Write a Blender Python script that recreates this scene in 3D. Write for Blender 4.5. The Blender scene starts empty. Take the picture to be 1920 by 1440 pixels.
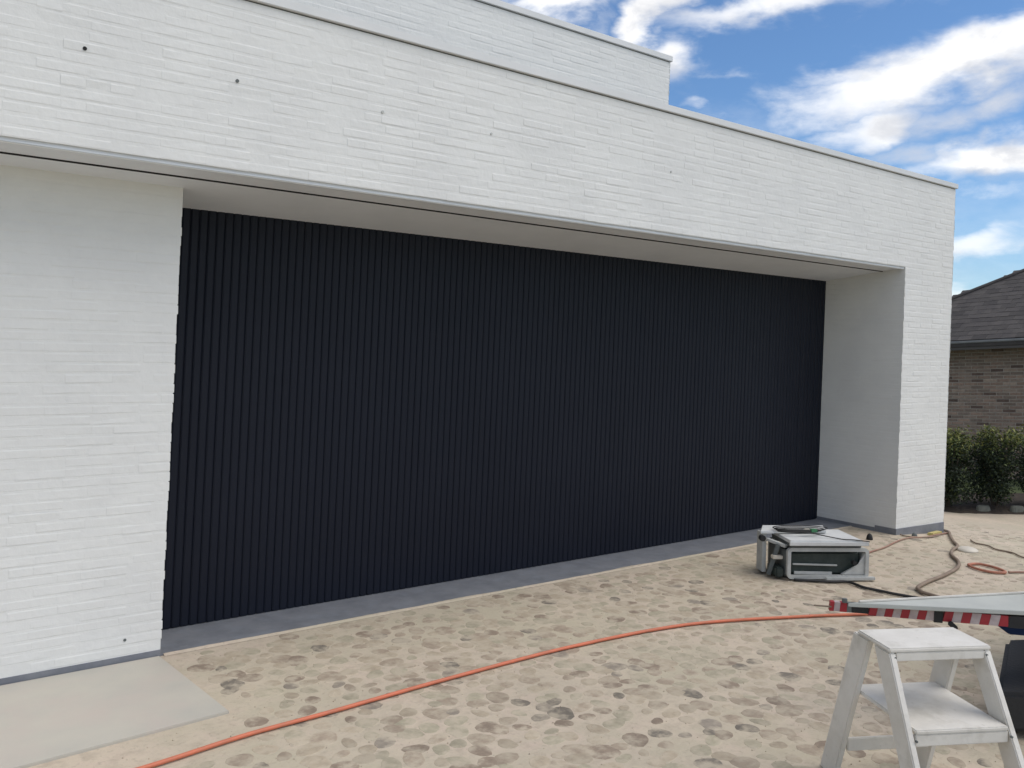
import bpy, bmesh, math, random
import numpy as np
from mathutils import Vector, Matrix

# ------------------------------------------------------------------ camera
SC = bpy.context.scene
F, ROLL, HC = 1610.0, math.atan(.025), 1.6
YAW = math.atan2(F, 2146.0)
PYC = 651.35
fw = Vector((math.sin(YAW), math.cos(YAW), 0))
ur = Vector((math.cos(YAW), -math.sin(YAW), 0))
zz = Vector((0, 0, 1))
RT = ur*math.cos(ROLL) + zz*math.sin(ROLL)
UP = zz*math.cos(ROLL) - ur*math.sin(ROLL)
cam = bpy.data.cameras.new('camera')
camo = bpy.data.objects.new('camera', cam)
SC.collection.objects.link(camo)
camo.matrix_world = Matrix.Translation((0, 0, HC)) @ Matrix((RT, UP, -fw)).transposed().to_4x4()
cam.sensor_width = 36
cam.lens = 36*F/1920
cam.shift_y = -(720-PYC)/1920
cam.clip_start = .05
cam.clip_end = 2000
SC.camera = camo

def ray(x, y):
    return fw*F + RT*(x-960) - UP*(y-PYC)
def sees(p):
    d = Vector(p) - Vector((0, 0, HC)); v = d.dot(fw)
    if v < .2: return None
    return 960+F*d.dot(RT)/v, PYC-F*d.dot(UP)/v, v

# ------------------------------------------------------------------ sky, sun, exposure
SUN_EL, SUN_AZ = math.radians(56), math.radians(135)      # azimuth clockwise from +Y
world = bpy.data.worlds.new('World'); SC.world = world
world.use_nodes = True
NT = world.node_tree; N = NT.nodes; L = NT.links
N.clear()
def wn(t, **kw):
    n = N.new(t)
    for k, v in kw.items(): setattr(n, k, v)
    return n
def wmath(op, a, b=None, c=None, clamp=False):
    n = wn('ShaderNodeMath', operation=op, use_clamp=clamp)
    for i, v in enumerate((a, b, c)):
        if v is None: continue
        if isinstance(v, (int, float)): n.inputs[i].default_value = v
        else: L.new(v, n.inputs[i])
    return n.outputs[0]
def wdot(v, w):
    n = wn('ShaderNodeVectorMath', operation='DOT_PRODUCT')
    L.new(v, n.inputs[0]); n.inputs[1].default_value = w
    return n.outputs['Value']
def smooth(x, a, b):
    n = wn('ShaderNodeMapRange', interpolation_type='SMOOTHSTEP')
    L.new(x, n.inputs[0]); n.inputs[1].default_value = a; n.inputs[2].default_value = b
    return n.outputs[0]
sky = wn('ShaderNodeTexSky', sky_type='NISHITA')
sky.sun_disc = False; sky.sun_elevation = SUN_EL; sky.sun_rotation = SUN_AZ
sky.air_density = 1.0; sky.dust_density = .3; sky.ozone_density = 2.5; sky.altitude = 0
tc = wn('ShaderNodeTexCoord').outputs['Generated']
D0 = ray(1500, 260).normalized()
AX = (RT - D0*RT.dot(D0)).normalized(); BX = D0.cross(AX).normalized()
if BX.z < 0: BX = -BX
nz = wn('ShaderNodeTexNoise'); nz.inputs['Scale'].default_value = 7; nz.inputs['Detail'].default_value = 6; nz.inputs['Roughness'].default_value = .55
mp = wn('ShaderNodeMapping'); L.new(tc, mp.inputs[0]); mp.inputs['Scale'].default_value = (1, 1, 2.1)
L.new(mp.outputs[0], nz.inputs['Vector'])
sep = wn('ShaderNodeSeparateXYZ'); L.new(nz.outputs['Color'], sep.inputs[0])
den = wmath('MAXIMUM', wdot(tc, D0), .05)
ca = wmath('ADD', wmath('DIVIDE', wdot(tc, AX), den), wmath('MULTIPLY', wmath('SUBTRACT', sep.outputs[0], .5), .16))
cb = wmath('ADD', wmath('DIVIDE', wdot(tc, BX), den), wmath('MULTIPLY', wmath('SUBTRACT', sep.outputs[1], .5), .10))
def tang(px, py):
    d = ray(px, py).normalized(); k = d.dot(D0)
    return d.dot(AX)/k, d.dot(BX)/k
# x, y, half length, half height (photo pixels), slant in degrees, strength
CLOUDS = [(1745, 130, 290, 52, 14, 1.2), (1570, 140, 120, 24, 8, .75), (1640, 225, 120, 38, 22, .95), (1830, 195, 150, 40, 14, .7),
          (1700, 285, 100, 38, 0, .75), (1860, 290, 170, 40, 14, 1.1), (1235, 38, 130, 30, 38, 1.0), (1440, 12, 170, 34, 12, .95),
          (1040, 0, 160, 34, 5, 1.1), (1262, 108, 70, 42, 15, .95), (1350, 150, 60, 12, 3, .36), (1800, 470, 130, 34, 15, .8),
          (1860, 370, 170, 28, 6, .5), (1850, 545, 220, 40, 4, .75), (1320, 222, 50, 12, 8, .45), (1480, 190, 90, 18, 8, .3),
          (1120, 55, 90, 24, 30, .4), (1900, 430, 120, 18, 10, .35), (2150, 250, 260, 70, 10, 1), (700, -150, 350, 70, 15, 1),
          (1500, -160, 300, 60, 12, 1), (2250, 480, 240, 50, 4, .9), (1950, -120, 260, 60, 14, .9)]
tot = None
for (px, py_, rx, ry, an, st) in CLOUDS:
    a0, b0 = tang(px, py_)
    s = 1/F
    c_, s_ = math.cos(math.radians(an)), math.sin(math.radians(an))
    da = wmath('SUBTRACT', ca, a0); db = wmath('SUBTRACT', cb, b0)
    u1 = wmath('MULTIPLY', wmath('ADD', wmath('MULTIPLY', da, c_), wmath('MULTIPLY', db, s_)), 1/(rx*s))
    v1 = wmath('MULTIPLY', wmath('SUBTRACT', wmath('MULTIPLY', db, c_), wmath('MULTIPLY', da, s_)), 1/(ry*s))
    q = wmath('ADD', wmath('MULTIPLY', u1, u1), wmath('MULTIPLY', v1, v1))
    g = wmath('MULTIPLY', wmath('EXPONENT', wmath('MULTIPLY', q, -1)), st)
    tot = g if tot is None else wmath('MAXIMUM', tot, g)
wf = smooth(wdot(tc, D0), .72, .88)
n3 = wn('ShaderNodeTexNoise'); n3.inputs['Scale'].default_value = 2.6; n3.inputs['Detail'].default_value = 9; n3.inputs['Roughness'].default_value = .6
L.new(mp.outputs[0], n3.inputs['Vector'])
n2 = wn('ShaderNodeTexNoise'); n2.inputs['Scale'].default_value = 13; n2.inputs['Detail'].default_value = 8; n2.inputs['Roughness'].default_value = .6
n2.inputs['Distortion'].default_value = .4
L.new(mp.outputs[0], n2.inputs['Vector'])
front = wmath('ADD', tot, wmath('MULTIPLY', wmath('SUBTRACT', n2.outputs[0], .5), 1.1))
front = wmath('MAXIMUM', smooth(front, .18, 1.12), wmath('MULTIPLY', smooth(n3.outputs[0], .42, .72), .38))
gen = smooth(n3.outputs[0], .44, .62)
mixm = wn('ShaderNodeMix', data_type='FLOAT'); L.new(wf, mixm.inputs[0]); L.new(gen, mixm.inputs[2]); L.new(front, mixm.inputs[3])
cmask = wmath('MULTIPLY', mixm.outputs[0], .96)
# cloud brightness: pale tops, greyer bellies
SH = None
for (px, py_, rx, ry, st) in ((1860, 185, 130, 45, .9), (1690, 285, 90, 40, .8), (1790, 235, 120, 30, .7), (1270, 130, 60, 22, .4), (1880, 330, 120, 20, .6), (1440, 34, 150, 18, .4), (1850, 500, 130, 22, .4)):
    a0, b0 = tang(px, py_)
    u1 = wmath('MULTIPLY', wmath('SUBTRACT', ca, a0), F/rx); v1 = wmath('MULTIPLY', wmath('SUBTRACT', cb, b0), F/ry)
    g = wmath('MULTIPLY', wmath('EXPONENT', wmath('MULTIPLY', wmath('ADD', wmath('MULTIPLY', u1, u1), wmath('MULTIPLY', v1, v1)), -1)), st)
    SH = g if SH is None else wmath('MAXIMUM', SH, g)
shade = smooth(wmath('ADD', wmath('ADD', n2.outputs[0], wmath('MULTIPLY', sep.outputs[2], .5)), wmath('MULTIPLY', wmath('MULTIPLY', SH, wf), .5)), .72, 1.12)
crgb = wn('ShaderNodeMix', data_type='RGBA'); L.new(shade, crgb.inputs[0])
crgb.inputs[6].default_value = (.97, .955, .93, 1); crgb.inputs[7].default_value = (.60, .61, .64, 1)
bg1 = wn('ShaderNodeBackground'); bg1.inputs[1].default_value = .064
# a little more blue than the clear-air model gives
tint = wn('ShaderNodeMix', data_type='RGBA', blend_type='MULTIPLY'); tint.inputs[0].default_value = 1
L.new(sky.outputs[0], tint.inputs[6]); tint.inputs[7].default_value = (.76, .96, 1.14, 1)
L.new(tint.outputs[2], bg1.inputs[0])
bg2 = wn('ShaderNodeBackground'); L.new(crgb.outputs[2], bg2.inputs[0]); bg2.inputs[1].default_value = .72
ms = wn('ShaderNodeMixShader'); L.new(cmask, ms.inputs[0]); L.new(bg1.outputs[0], ms.inputs[1]); L.new(bg2.outputs[0], ms.inputs[2])
wo = wn('ShaderNodeOutputWorld'); L.new(ms.outputs[0], wo.inputs[0])

sl = bpy.data.lights.new('sun', 'SUN'); sl.energy = 1.25; sl.angle = math.radians(55); sl.color = (1, .925, .83)
so = bpy.data.objects.new('sun', sl); SC.collection.objects.link(so)
sd = Vector((math.sin(SUN_AZ)*math.cos(SUN_EL), math.cos(SUN_AZ)*math.cos(SUN_EL), math.sin(SUN_EL)))
so.rotation_euler = sd.to_track_quat('Z', 'Y').to_euler()
SC.view_settings.view_transform = 'Standard'; SC.view_settings.look = 'None'
SC.view_settings.gamma = 1; SC.view_settings.exposure = .85
SC.view_settings.use_curve_mapping = False

# ------------------------------------------------------------------ helpers
rnd = random.Random(7)
COL = SC.collection
def tag(o, label=None, cat=None, group=None, kind=None):
    if label: o['label'] = label
    if cat: o['category'] = cat
    if group: o['group'] = group
    if kind: o['kind'] = kind
    return o
def thing(name, label, cat, loc=(0, 0, 0), rz=0, group=None):
    o = bpy.data.objects.new(name, None); COL.objects.link(o)
    o.location = loc; o.rotation_euler = (0, 0, rz); o.empty_display_size = .1
    return tag(o, label, cat, group)
def link(name, me, parent=None, loc=None):
    o = bpy.data.objects.new(name, me); COL.objects.link(o)
    if parent: o.parent = parent
    if loc is not None: o.location = loc
    return o
def mesh(name, vs, fs, m, smooth_=False):
    me = bpy.data.meshes.new(name); me.from_pydata([tuple(v) for v in vs], [], fs)
    me.materials.append(m)
    if smooth_: me.polygons.foreach_set('use_smooth', [True]*len(me.polygons))
    me.update(); return me
class MB:
    def __init__(s): s.v = []; s.f = []
    def add(s, vs, fs):
        n = len(s.v); s.v += [tuple(v) for v in vs]; s.f += [tuple(i+n for i in f) for f in fs]; return s
    def hexa(s, b, t):            # bottom quad, top quad (same winding, ccw from above)
        return s.add(list(b)+list(t), [(3, 2, 1, 0), (4, 5, 6, 7), (0, 1, 5, 4), (1, 2, 6, 5), (2, 3, 7, 6), (3, 0, 4, 7)])
    def box(s, x0, x1, y0, y1, z0, z1, S=None):
        S = S or (lambda a, b, c: (a, b, c))
        return s.hexa([S(x0, y0, z0), S(x1, y0, z0), S(x1, y1, z0), S(x0, y1, z0)], [S(x0, y0, z1), S(x1, y0, z1), S(x1, y1, z1), S(x0, y1, z1)])
    def prism(s, pts, z0, z1):
        n = len(pts)
        return s.add([(p[0], p[1], z0) for p in pts]+[(p[0], p[1], z1) for p in pts],
                     [tuple(range(n-1, -1, -1)), tuple(range(n, 2*n))]+[(i, (i+1) % n, (i+1) % n+n, i+n) for i in range(n)])
    def beam(s, a, b, w, h, side=None):       # bar of section w (along side) x h from a to b
        a = Vector(a); b = Vector(b); d = (b-a).normalized()
        side = Vector(side) if side else d.cross(zz)
        side = (side - d*side.dot(d)).normalized(); up = side.cross(d).normalized()
        q = [(-w/2, -h/2), (w/2, -h/2), (w/2, h/2), (-w/2, h/2)]
        vs = [a+side*i+up*j for i, j in q]+[b+side*i+up*j for i, j in q]
        return s.add(vs, [(3, 2, 1, 0), (4, 5, 6, 7), (0, 1, 5, 4), (1, 2, 6, 5), (2, 3, 7, 6), (3, 0, 4, 7)])
    def cyl(s, a, b, r, n=16, r2=None):
        a = Vector(a); b = Vector(b); d = (b-a).normalized(); r2 = r if r2 is None else r2
        p = d.orthogonal().normalized(); q = d.cross(p)
        vs = []
        for c, rr in ((a, r), (b, r2)):
            vs += [c+p*rr*math.cos(2*math.pi*i/n)+q*rr*math.sin(2*math.pi*i/n) for i in range(n)]
        return s.add(vs, [tuple(range(n-1, -1, -1)), tuple(range(n, 2*n))]+[(i, (i+1) % n, (i+1) % n+n, i+n) for i in range(n)])
    def build(s, name, m, parent=None, bevel=0, smooth_=False, loc=None, seg=2):
        me = mesh(name, s.v, s.f, m, smooth_)
        bm = bmesh.new(); bm.from_mesh(me)
        bmesh.ops.recalc_face_normals(bm, faces=bm.faces[:])
        if bevel:
            es = [e for e in bm.edges if len(e.link_faces) == 2 and e.calc_face_angle(0) > .5]
            bmesh.ops.bevel(bm, geom=es, offset=bevel, segments=seg, affect='EDGES', clamp_overlap=True)
        bm.to_mesh(me); bm.free()
        return link(name, me, parent, loc)
def curve_pts(pts, n=10, closed=False):
    P = [Vector(p) for p in pts]; out = []
    m = len(P)
    for i in range(m if closed else m-1):
        if closed: a, b, c, d = P[(i-1) % m], P[i], P[(i+1) % m], P[(i+2) % m]
        else: a, b, c, d = P[max(i-1, 0)], P[i], P[i+1], P[min(i+2, m-1)]
        for j in range(n):
            t = j/n
            out.append(.5*((2*b)+(c-a)*t+(2*a-5*b+4*c-d)*t*t+(3*b-a-3*c+d)*t**3))
    if not closed: out.append(P[-1])
    return out
def tube(mb, pts, r, n=8, closed=False):
    P = [Vector(p) for p in pts]; m = len(P); base = len(mb.v); prev = None
    for i in range(m):
        if closed: t = P[(i+1) % m]-P[i-1]
        else: t = P[min(i+1, m-1)]-P[max(i-1, 0)]
        t.normalize()
        p = zz.cross(t) if abs(t.z) < .95 else Vector((1, 0, 0)).cross(t)
        p.normalize(); q = t.cross(p)
        mb.v += [tuple(P[i]+p*r*math.cos(2*math.pi*k/n)+q*r*math.sin(2*math.pi*k/n)) for k in range(n)]
    for i in range(m if closed else m-1):
        a = base+i*n; b = base+((i+1) % m)*n
        mb.f += [(a+k, a+(k+1) % n, b+(k+1) % n, b+k) for k in range(n)]
    if not closed:
        mb.f += [tuple(range(base+n-1, base-1, -1)), tuple(range(base+(m-1)*n, base+m*n))]
    return mb
# ground falls gently to the right of the garage pillar
def gz(x, y=0): return -.085*max(0., min(x, 10.6)-7.43)

# ------------------------------------------------------------------ materials
def mat(name, col, rough=.7, var=0.0, scale=6.0, col2=None, bump=0.0, bscale=60.0, metal=0.0, mott=None, spec=.5, objvar=0.0):
    m = bpy.data.materials.new(name); m.use_nodes = True
    nt = m.node_tree; b = nt.nodes['Principled BSDF']
    b.inputs['Roughness'].default_value = rough; b.inputs['Metallic'].default_value = metal
    b.inputs['Specular IOR Level'].default_value = spec
    co = nt.nodes.new('ShaderNodeNewGeometry').outputs['Position']
    src = None
    if col2 is not None:
        n = nt.nodes.new('ShaderNodeTexNoise'); n.inputs['Scale'].default_value = scale; n.inputs['Detail'].default_value = 6
        n.inputs['Roughness'].default_value = .62
        nt.links.new(co, n.inputs['Vector'])
        r = nt.nodes.new('ShaderNodeMapRange'); r.inputs[1].default_value = .38; r.inputs[2].default_value = .64
        nt.links.new(n.outputs[0], r.inputs[0])
        mx = nt.nodes.new('ShaderNodeMix'); mx.data_type = 'RGBA'
        nt.links.new(r.outputs[0], mx.inputs[0]); mx.inputs[6].default_value = (*col, 1); mx.inputs[7].default_value = (*col2, 1)
        src = mx.outputs[2]
        if mott:
            for (sc, c3, lo, hi, amt) in mott:
                n = nt.nodes.new('ShaderNodeTexNoise'); n.inputs['Scale'].default_value = sc; n.inputs['Detail'].default_value = 5
                n.inputs['Roughness'].default_value = .6
                nt.links.new(co, n.inputs['Vector'])
                r = nt.nodes.new('ShaderNodeMapRange'); r.inputs[1].default_value = lo; r.inputs[2].default_value = hi; r.inputs[4].default_value = amt
                nt.links.new(n.outputs[0], r.inputs[0])
                mx = nt.nodes.new('ShaderNodeMix'); mx.data_type = 'RGBA'
                nt.links.new(r.outputs[0], mx.inputs[0]); nt.links.new(src, mx.inputs[6]); mx.inputs[7].default_value = (*c3, 1)
                src = mx.outputs[2]
    if objvar:
        oi = nt.nodes.new('ShaderNodeObjectInfo')
        r = nt.nodes.new('ShaderNodeMapRange'); r.inputs[3].default_value = 1-objvar; r.inputs[4].default_value = 1+objvar
        nt.links.new(oi.outputs['Random'], r.inputs[0])
        hv = nt.nodes.new('ShaderNodeHueSaturation'); nt.links.new(r.outputs[0], hv.inputs['Value'])
        if src: nt.links.new(src, hv.inputs['Color'])
        else: hv.inputs['Color'].default_value = (*col, 1)
        src = hv.outputs[0]
    if src: nt.links.new(src, b.inputs['Base Color'])
    else: b.inputs['Base Color'].default_value = (*col, 1)
    if bump:
        n = nt.nodes.new('ShaderNodeTexNoise'); n.inputs['Scale'].default_value = bscale; n.inputs['Detail'].default_value = 5
        nt.links.new(co, n.inputs['Vector'])
        bp = nt.nodes.new('ShaderNodeBump'); bp.inputs['Distance'].default_value = bump; bp.inputs['Strength'].default_value = 1
        nt.links.new(n.outputs[0], bp.inputs['Height']); nt.links.new(bp.outputs[0], b.inputs['Normal'])
    return m
M = {}
M['white'] = mat('white_paint_on_brick', (.755, .755, .725), .6, col2=(.715, .715, .69), scale=3, bump=.0022, bscale=26, mott=[(22, (.64, .645, .63), .62, .8, .35)])
M['soffit'] = mat('soffit_board', (.76, .79, .82), .6, col2=(.71, .74, .77), scale=2.5)
M['coping'] = mat('coping_metal', (.72, .72, .71), .4, col2=(.66, .67, .66), scale=2)
M['roofing'] = mat('roofing_felt', (.16, .16, .16), .9, col2=(.12, .12, .12), scale=4)
M['black'] = mat('gap_shade_black', (.01, .01, .01), .8)
M['plinth'] = mat('blue_stone', (.17, .18, .205), .6, col2=(.215, .225, .245), scale=9, bump=.001, bscale=70)
M['sill'] = mat('threshold_stone', (.205, .215, .235), .65, col2=(.16, .17, .19), scale=6, bump=.001, bscale=60,
                mott=[(7, (.22, .24, .27), .5, .72, .8), (19, (.26, .26, .25), .6, .75, .5)])
M['slat'] = mat('door_slat_coating', (.0036, .0058, .0140), .5, col2=(.0048, .0072, .0160), scale=1.3, spec=.27)
M['doorback'] = mat('door_backing', (.004, .0055, .010), .6, spec=.2)
M['grout'] = mat('sandy_grout', (.545, .463, .358), .9, col2=(.475, .41, .318), scale=2.2, bump=.0035, bscale=40,
                 mott=[(9, (.55, .445, .36), .5, .7, .7), (15, (.40, .335, .26), .5, .68, .6), (1.1, (.47, .425, .31), .45, .62, .7), (34, (.34, .29, .225), .56, .7, .6), (140, (.33, .28, .22), .58, .75, .5)])
def stone(name, c):
    return mat(name, c, .8, col2=tuple(v*.82 for v in c), scale=30, bump=.0012, bscale=70, mott=[(13, (.485, .42, .32), .42, .60, .8)], objvar=.12)
ST = [stone('stone_tan', (.43, .36, .265)), stone('stone_beige', (.37, .30, .225)), stone('stone_brown', (.28, .22, .165)),
      stone('stone_grey', (.29, .25, .20)), stone('stone_slate', (.20, .175, .14)), stone('stone_green', (.39, .35, .255))]
M['slab'] = mat('pale_concrete', (.50, .47, .40), .8, col2=(.45, .43, .375), scale=2.5, bump=.0008, bscale=90, mott=[(2.2, (.50, .44, .385), .45, .65, .8), (60, (.48, .46, .41), .6, .8, .35)])
M['grass'] = mat('lawn', (.07, .10, .03), .95, col2=(.10, .12, .05), scale=3)
M['soil'] = mat('dark_soil', (.035, .026, .020), .95, col2=(.06, .045, .032), scale=14, bump=.02, bscale=20)
M['orange'] = mat('orange_hose', (.62, .17, .09), .6, col2=(.50, .16, .09), scale=12)
M['rust'] = mat('faded_orange_rubber', (.50, .19, .12), .7, col2=(.33, .16, .11), scale=12)
M['cablebrown'] = mat('dusty_cable', (.20, .15, .11), .8, col2=(.27, .21, .16), scale=9)
M['cableblack'] = mat('black_cable', (.018, .018, .018), .6)
M['cablepink'] = mat('dusty_red_cable', (.30, .16, .12), .8, col2=(.36, .24, .18), scale=9)
M['stool'] = mat('worn_white_wood', (.68, .655, .60), .6, col2=(.60, .575, .52), scale=7, bump=.0014, bscale=40, mott=[(9, (.50, .475, .42), .54, .68, .65), (70, (.42, .39, .34), .64, .76, .6), (30, (.50, .46, .40), .62, .78, .5), (4, (.74, .72, .68), .5, .7, .6)])
M['sawtop'] = mat('saw_aluminium', (.68, .69, .68), .5, col2=(.60, .61, .60), scale=9, metal=.05)
M['sawgrey'] = mat('saw_painted_frame', (.52, .53, .51), .55, col2=(.42, .43, .415), scale=12)
M['sawdark'] = mat('saw_dark_housing', (.022, .034, .032), .5, col2=(.04, .055, .05), scale=18)
M['sawmid'] = mat('saw_mid_plastic', (.12, .135, .13), .6, col2=(.08, .09, .09), scale=10)
M['green'] = mat('green_plastic', (.06, .22, .10), .5)
M['red'] = mat('red_stripe', (.30, .014, .024), .45, col2=(.33, .02, .03), scale=20)
M['stripewhite'] = mat('white_stripe', (.47, .40, .39), .5, col2=(.36, .28, .28), scale=20)
M['rubber'] = mat('black_rubber', (.014, .014, .015), .7, bump=.002, bscale=60)
M['deck'] = mat('trailer_sheet', (.46, .475, .44), .75, col2=(.40, .415, .39), scale=3)
M['blue'] = mat('blue_steel', (.016, .040, .12), .5, col2=(.012, .028, .085), scale=6)
M['lid'] = mat('pale_lid', (.62, .57, .48), .5)
M['yellow'] = mat('yellow_plastic', (.50, .42, .16), .6)
M['nbrick'] = [mat('brick_'+n, c, .85, col2=tuple(v*.72 for v in c), scale=25, bump=.003, bscale=50, objvar=.2) for n, c in
               (('brown', (.34, .235, .18)), ('greybrown', (.29, .215, .17)), ('dark', (.15, .10, .08)), ('pale', (.40, .30, .235)))]
M['mortar'] = mat('old_mortar', (.42, .37, .32), .95, col2=(.33, .29, .25), scale=8)
M['slate'] = mat('roof_slate', (.055, .048, .046), .85, col2=(.075, .066, .06), scale=5, bump=.002, bscale=40, mott=[(16, (.12, .115, .11), .64, .75, .6)], objvar=.22)
M['gutter'] = mat('zinc_gutter', (.27, .27, .27), .5, col2=(.20, .20, .20), scale=4)
M['board'] = mat('dark_fascia_board', (.09, .08, .075), .7)
M['stem'] = mat('shrub_stem', (.07, .055, .04), .9)
M['greystone'] = mat('pale_grey_stone', (.17, .175, .15), .85, col2=(.11, .115, .095), scale=12)
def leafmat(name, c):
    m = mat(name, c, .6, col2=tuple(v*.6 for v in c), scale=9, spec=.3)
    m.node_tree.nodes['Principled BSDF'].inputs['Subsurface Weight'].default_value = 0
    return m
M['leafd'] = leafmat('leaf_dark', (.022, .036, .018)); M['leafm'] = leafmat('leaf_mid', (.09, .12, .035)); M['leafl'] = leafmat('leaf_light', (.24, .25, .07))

# ------------------------------------------------------------------ ground
def sheet(name, x0, x1, y0, y1, z, m, nx=40, ny=40):
    xs = sorted(set(list(np.linspace(x0, x1, nx))+[v for v in (7.43, 10.6) if x0 < v < x1])); ys = np.linspace(y0, y1, ny)
    vs = [(x, y, gz(x)+z) for y in ys for x in xs]; w = len(xs)
    fs = [(j*w+i, j*w+i+1, (j+1)*w+i+1, (j+1)*w+i) for j in range(len(ys)-1) for i in range(w-1)]
    o = link(name, mesh(name, vs, fs, m, False)); tag(o, kind='structure'); return o
ground = sheet('ground', -400, 400, -400, 400, -.012, M['grass'], 30, 30)
ground['label'] = 'grass ground reaching beyond the paved yard'
drive = sheet('driveway', -9, 11.9, -9, 5.6, 0, M['grout'], 60, 60)
drive['label'] = 'sandy cobbled driveway in front of the garage'

SLAB = [(-2.6, 4.478), (1.200, 4.478), (1.272, 3.649), (.502, 3.594), (-2.6, 3.40)]
def in_slab(x, y, m=.0):
    return x < 1.235+m+(4.478-y)*.085 and y > 3.62-(1.27-x)*.07-m
def cobble_mesh(i, m):
    n = 13; r0 = rnd.uniform(.85, 1.0); e = rnd.uniform(.74, 1.0)
    R = [1+.10*math.cos(2*(2*math.pi*q/n)+i)+.07*math.cos(3*(2*math.pi*q/n)+2.3*i)+rnd.uniform(-.05, .05) for q in range(n)]
    out = []
    for k, (f, z) in enumerate(((1.02, -.0020), (.96, .0001), (.68, .0006))):
        for j in range(n):
            a = 2*math.pi*j/n
            out.append((R[j]*f*r0*math.cos(a), R[j]*f*r0*e*math.sin(a), z+(rnd.uniform(-.0002, .0002) if k else 0)))
    out.append((0, 0, .0008))
    fs = []
    for k in range(2):
        fs += [(k*n+j, k*n+(j+1) % n, (k+1)*n+(j+1) % n, (k+1)*n+j) for j in range(n)]
    fs += [(2*n+j, 2*n+(j+1) % n, 3*n) for j in range(n)]
    return mesh('cobble', out, fs, m, False)
cob_mats = [0, 0, 0, 0, 0, 1, 1, 1, 1, 2, 2, 3, 4, 5, 5, 5]
cob = [(cobble_mesh(i, ST[k]), k) for k in range(6) for i in range(5)]
spots = []
s = .108
for j in range(int((4.46+.2)/s*1.0)+38):
    for i in range(122):
        x = -1.2+i*s+(s/2 if j % 2 else 0)+rnd.uniform(-.028, .028); y = -.3+j*s*.86+rnd.uniform(-.024, .024)
        if y > 4.44 or in_slab(x, y, .07): continue
        if x < 1.9 and y > 3.30 and x < 1.30: continue
        if x > 7.35 and y > 3.98 and x < 8.4: continue
        if x > 9.6: continue
        dens = .93 if x < 5 else max(.62, .93-.1*(x-5))
        patch = math.sin(x*1.9+.7)*math.sin(y*2.3+.4)+.4*math.sin(x*4.1+y*3.3)
        if rnd.random() > dens: continue
        pr = sees((x, y, 0))
        vis = pr and -40 < pr[0] < 1960 and pr[1] < 1480
        k = rnd.choice(cob_mats)
        if x > 5.2 and rnd.random() < .6: k = rnd.choice((0, 5, 1))
        if patch > .35 and rnd.random() < .5: k = rnd.choice((0, 5))
        spots.append((pr[2] if vis else 99, x, y, k, rnd.choice((.040, .047, .054, .060, .070))*rnd.uniform(.85, 1.12)*(1 if x < 5.5 else .8), rnd.uniform(0, 6.28)))
spots.sort()
restm = {}
for n_, (v, x, y, k, r, a) in enumerate(spots):
    me = rnd.choice([c for c, kk in cob if kk == k])
    if n_ < 300:
        o = link('cobble', me, drive, (x, y, gz(x)+.001)); o.scale = (r, r*rnd.uniform(.8, 1), 1.0); o.rotation_euler = (0, 0, a)
    else:
        vs, fs, mi = restm.setdefault('a', ([], [], []))
        ca_, sa_ = math.cos(a), math.sin(a); b0 = len(vs)
        vs += [(x+r*(p.co.x*ca_-p.co.y*sa_), y+r*(p.co.x*sa_+p.co.y*ca_), gz(x)+.001+p.co.z) for p in me.vertices]
        fs += [tuple(b0+q for q in p.vertices) for p in me.polygons]; mi += [k]*len(me.polygons)
vs, fs, mi = restm['a']
me = bpy.data.meshes.new('cobble_bed'); me.from_pydata(vs, [], fs)
for q in ST: me.materials.append(q)
me.polygons.foreach_set('material_index', mi); me.update()
tag(link('cobble_bed', me, drive), kind='stuff')
# loose grit
gm = MB()
for _ in range(2600):
    x = rnd.uniform(.6, 9.2); y = rnd.uniform(1.4, 4.45)
    if in_slab(x, y, .02) or (x > 7.38 and y > 4.05): continue
    r = rnd.uniform(.0015, .0045); z = gz(x)+r*.4
    p = [(x+r*math.cos(t+_)*rnd.uniform(.7, 1.2), y+r*math.sin(t+_)*rnd.uniform(.7, 1.2), z) for t in (0, 2.1, 4.2)]
    gm.add(p+[(x, y, z+r*.8), (x, y, z-r)], [(0, 1, 3), (1, 2, 3), (2, 0, 3), (1, 0, 4), (2, 1, 4), (0, 2, 4)])
tag(gm.build('loose_grit', ST[1], drive), kind='stuff')

# concrete slab and threshold
mb = MB(); mb.prism([(p[0], p[1]) for p in reversed(SLAB)], -.03, .012)
slab = mb.build('concrete_path', M['slab'], None, .003); tag(slab, 'pale smooth concrete path along the foot of the left wall', kind='structure')

# ------------------------------------------------------------------ garage building
K = .024
def S(x, y, z): return (x+K*z, y, z)
XL = -3.2; XI = 7.42; XO = 8.283; YF = 4.08; YW = 4.49; YD = 4.88; XC = 1.206
def zs(y): return 2.412-.105*(y-YF)
bld = thing('garage_building', 'white painted brick house with flat roof and a wide recessed dark garage opening', 'house', (4, 6, 0))
def bpart(o, par=None):
    par = par or bld
    o.parent = par
    o.matrix_parent_inverse = Matrix.Translation(-par.matrix_world.translation) if par is bld else Matrix()
    return o
bpy.context.view_layer.update()
BO = Vector((4, 6, 0))
def P(mb, name, m, bevel=0, smooth_=False, parent=None):     # part given in world coordinates
    mb.v = [tuple(Vector(v)-BO) for v in mb.v]
    return mb.build(name, m, parent or bld, bevel, smooth_)
R_ = .0007                                                   # brick faces stand this far in front of the joints
mb = MB(); mb.box(XL, XO-R_, YF+R_, YF+.34, 2.42, 3.228, S); fascia_w = P(mb, 'front_wall', M['white'])
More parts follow.
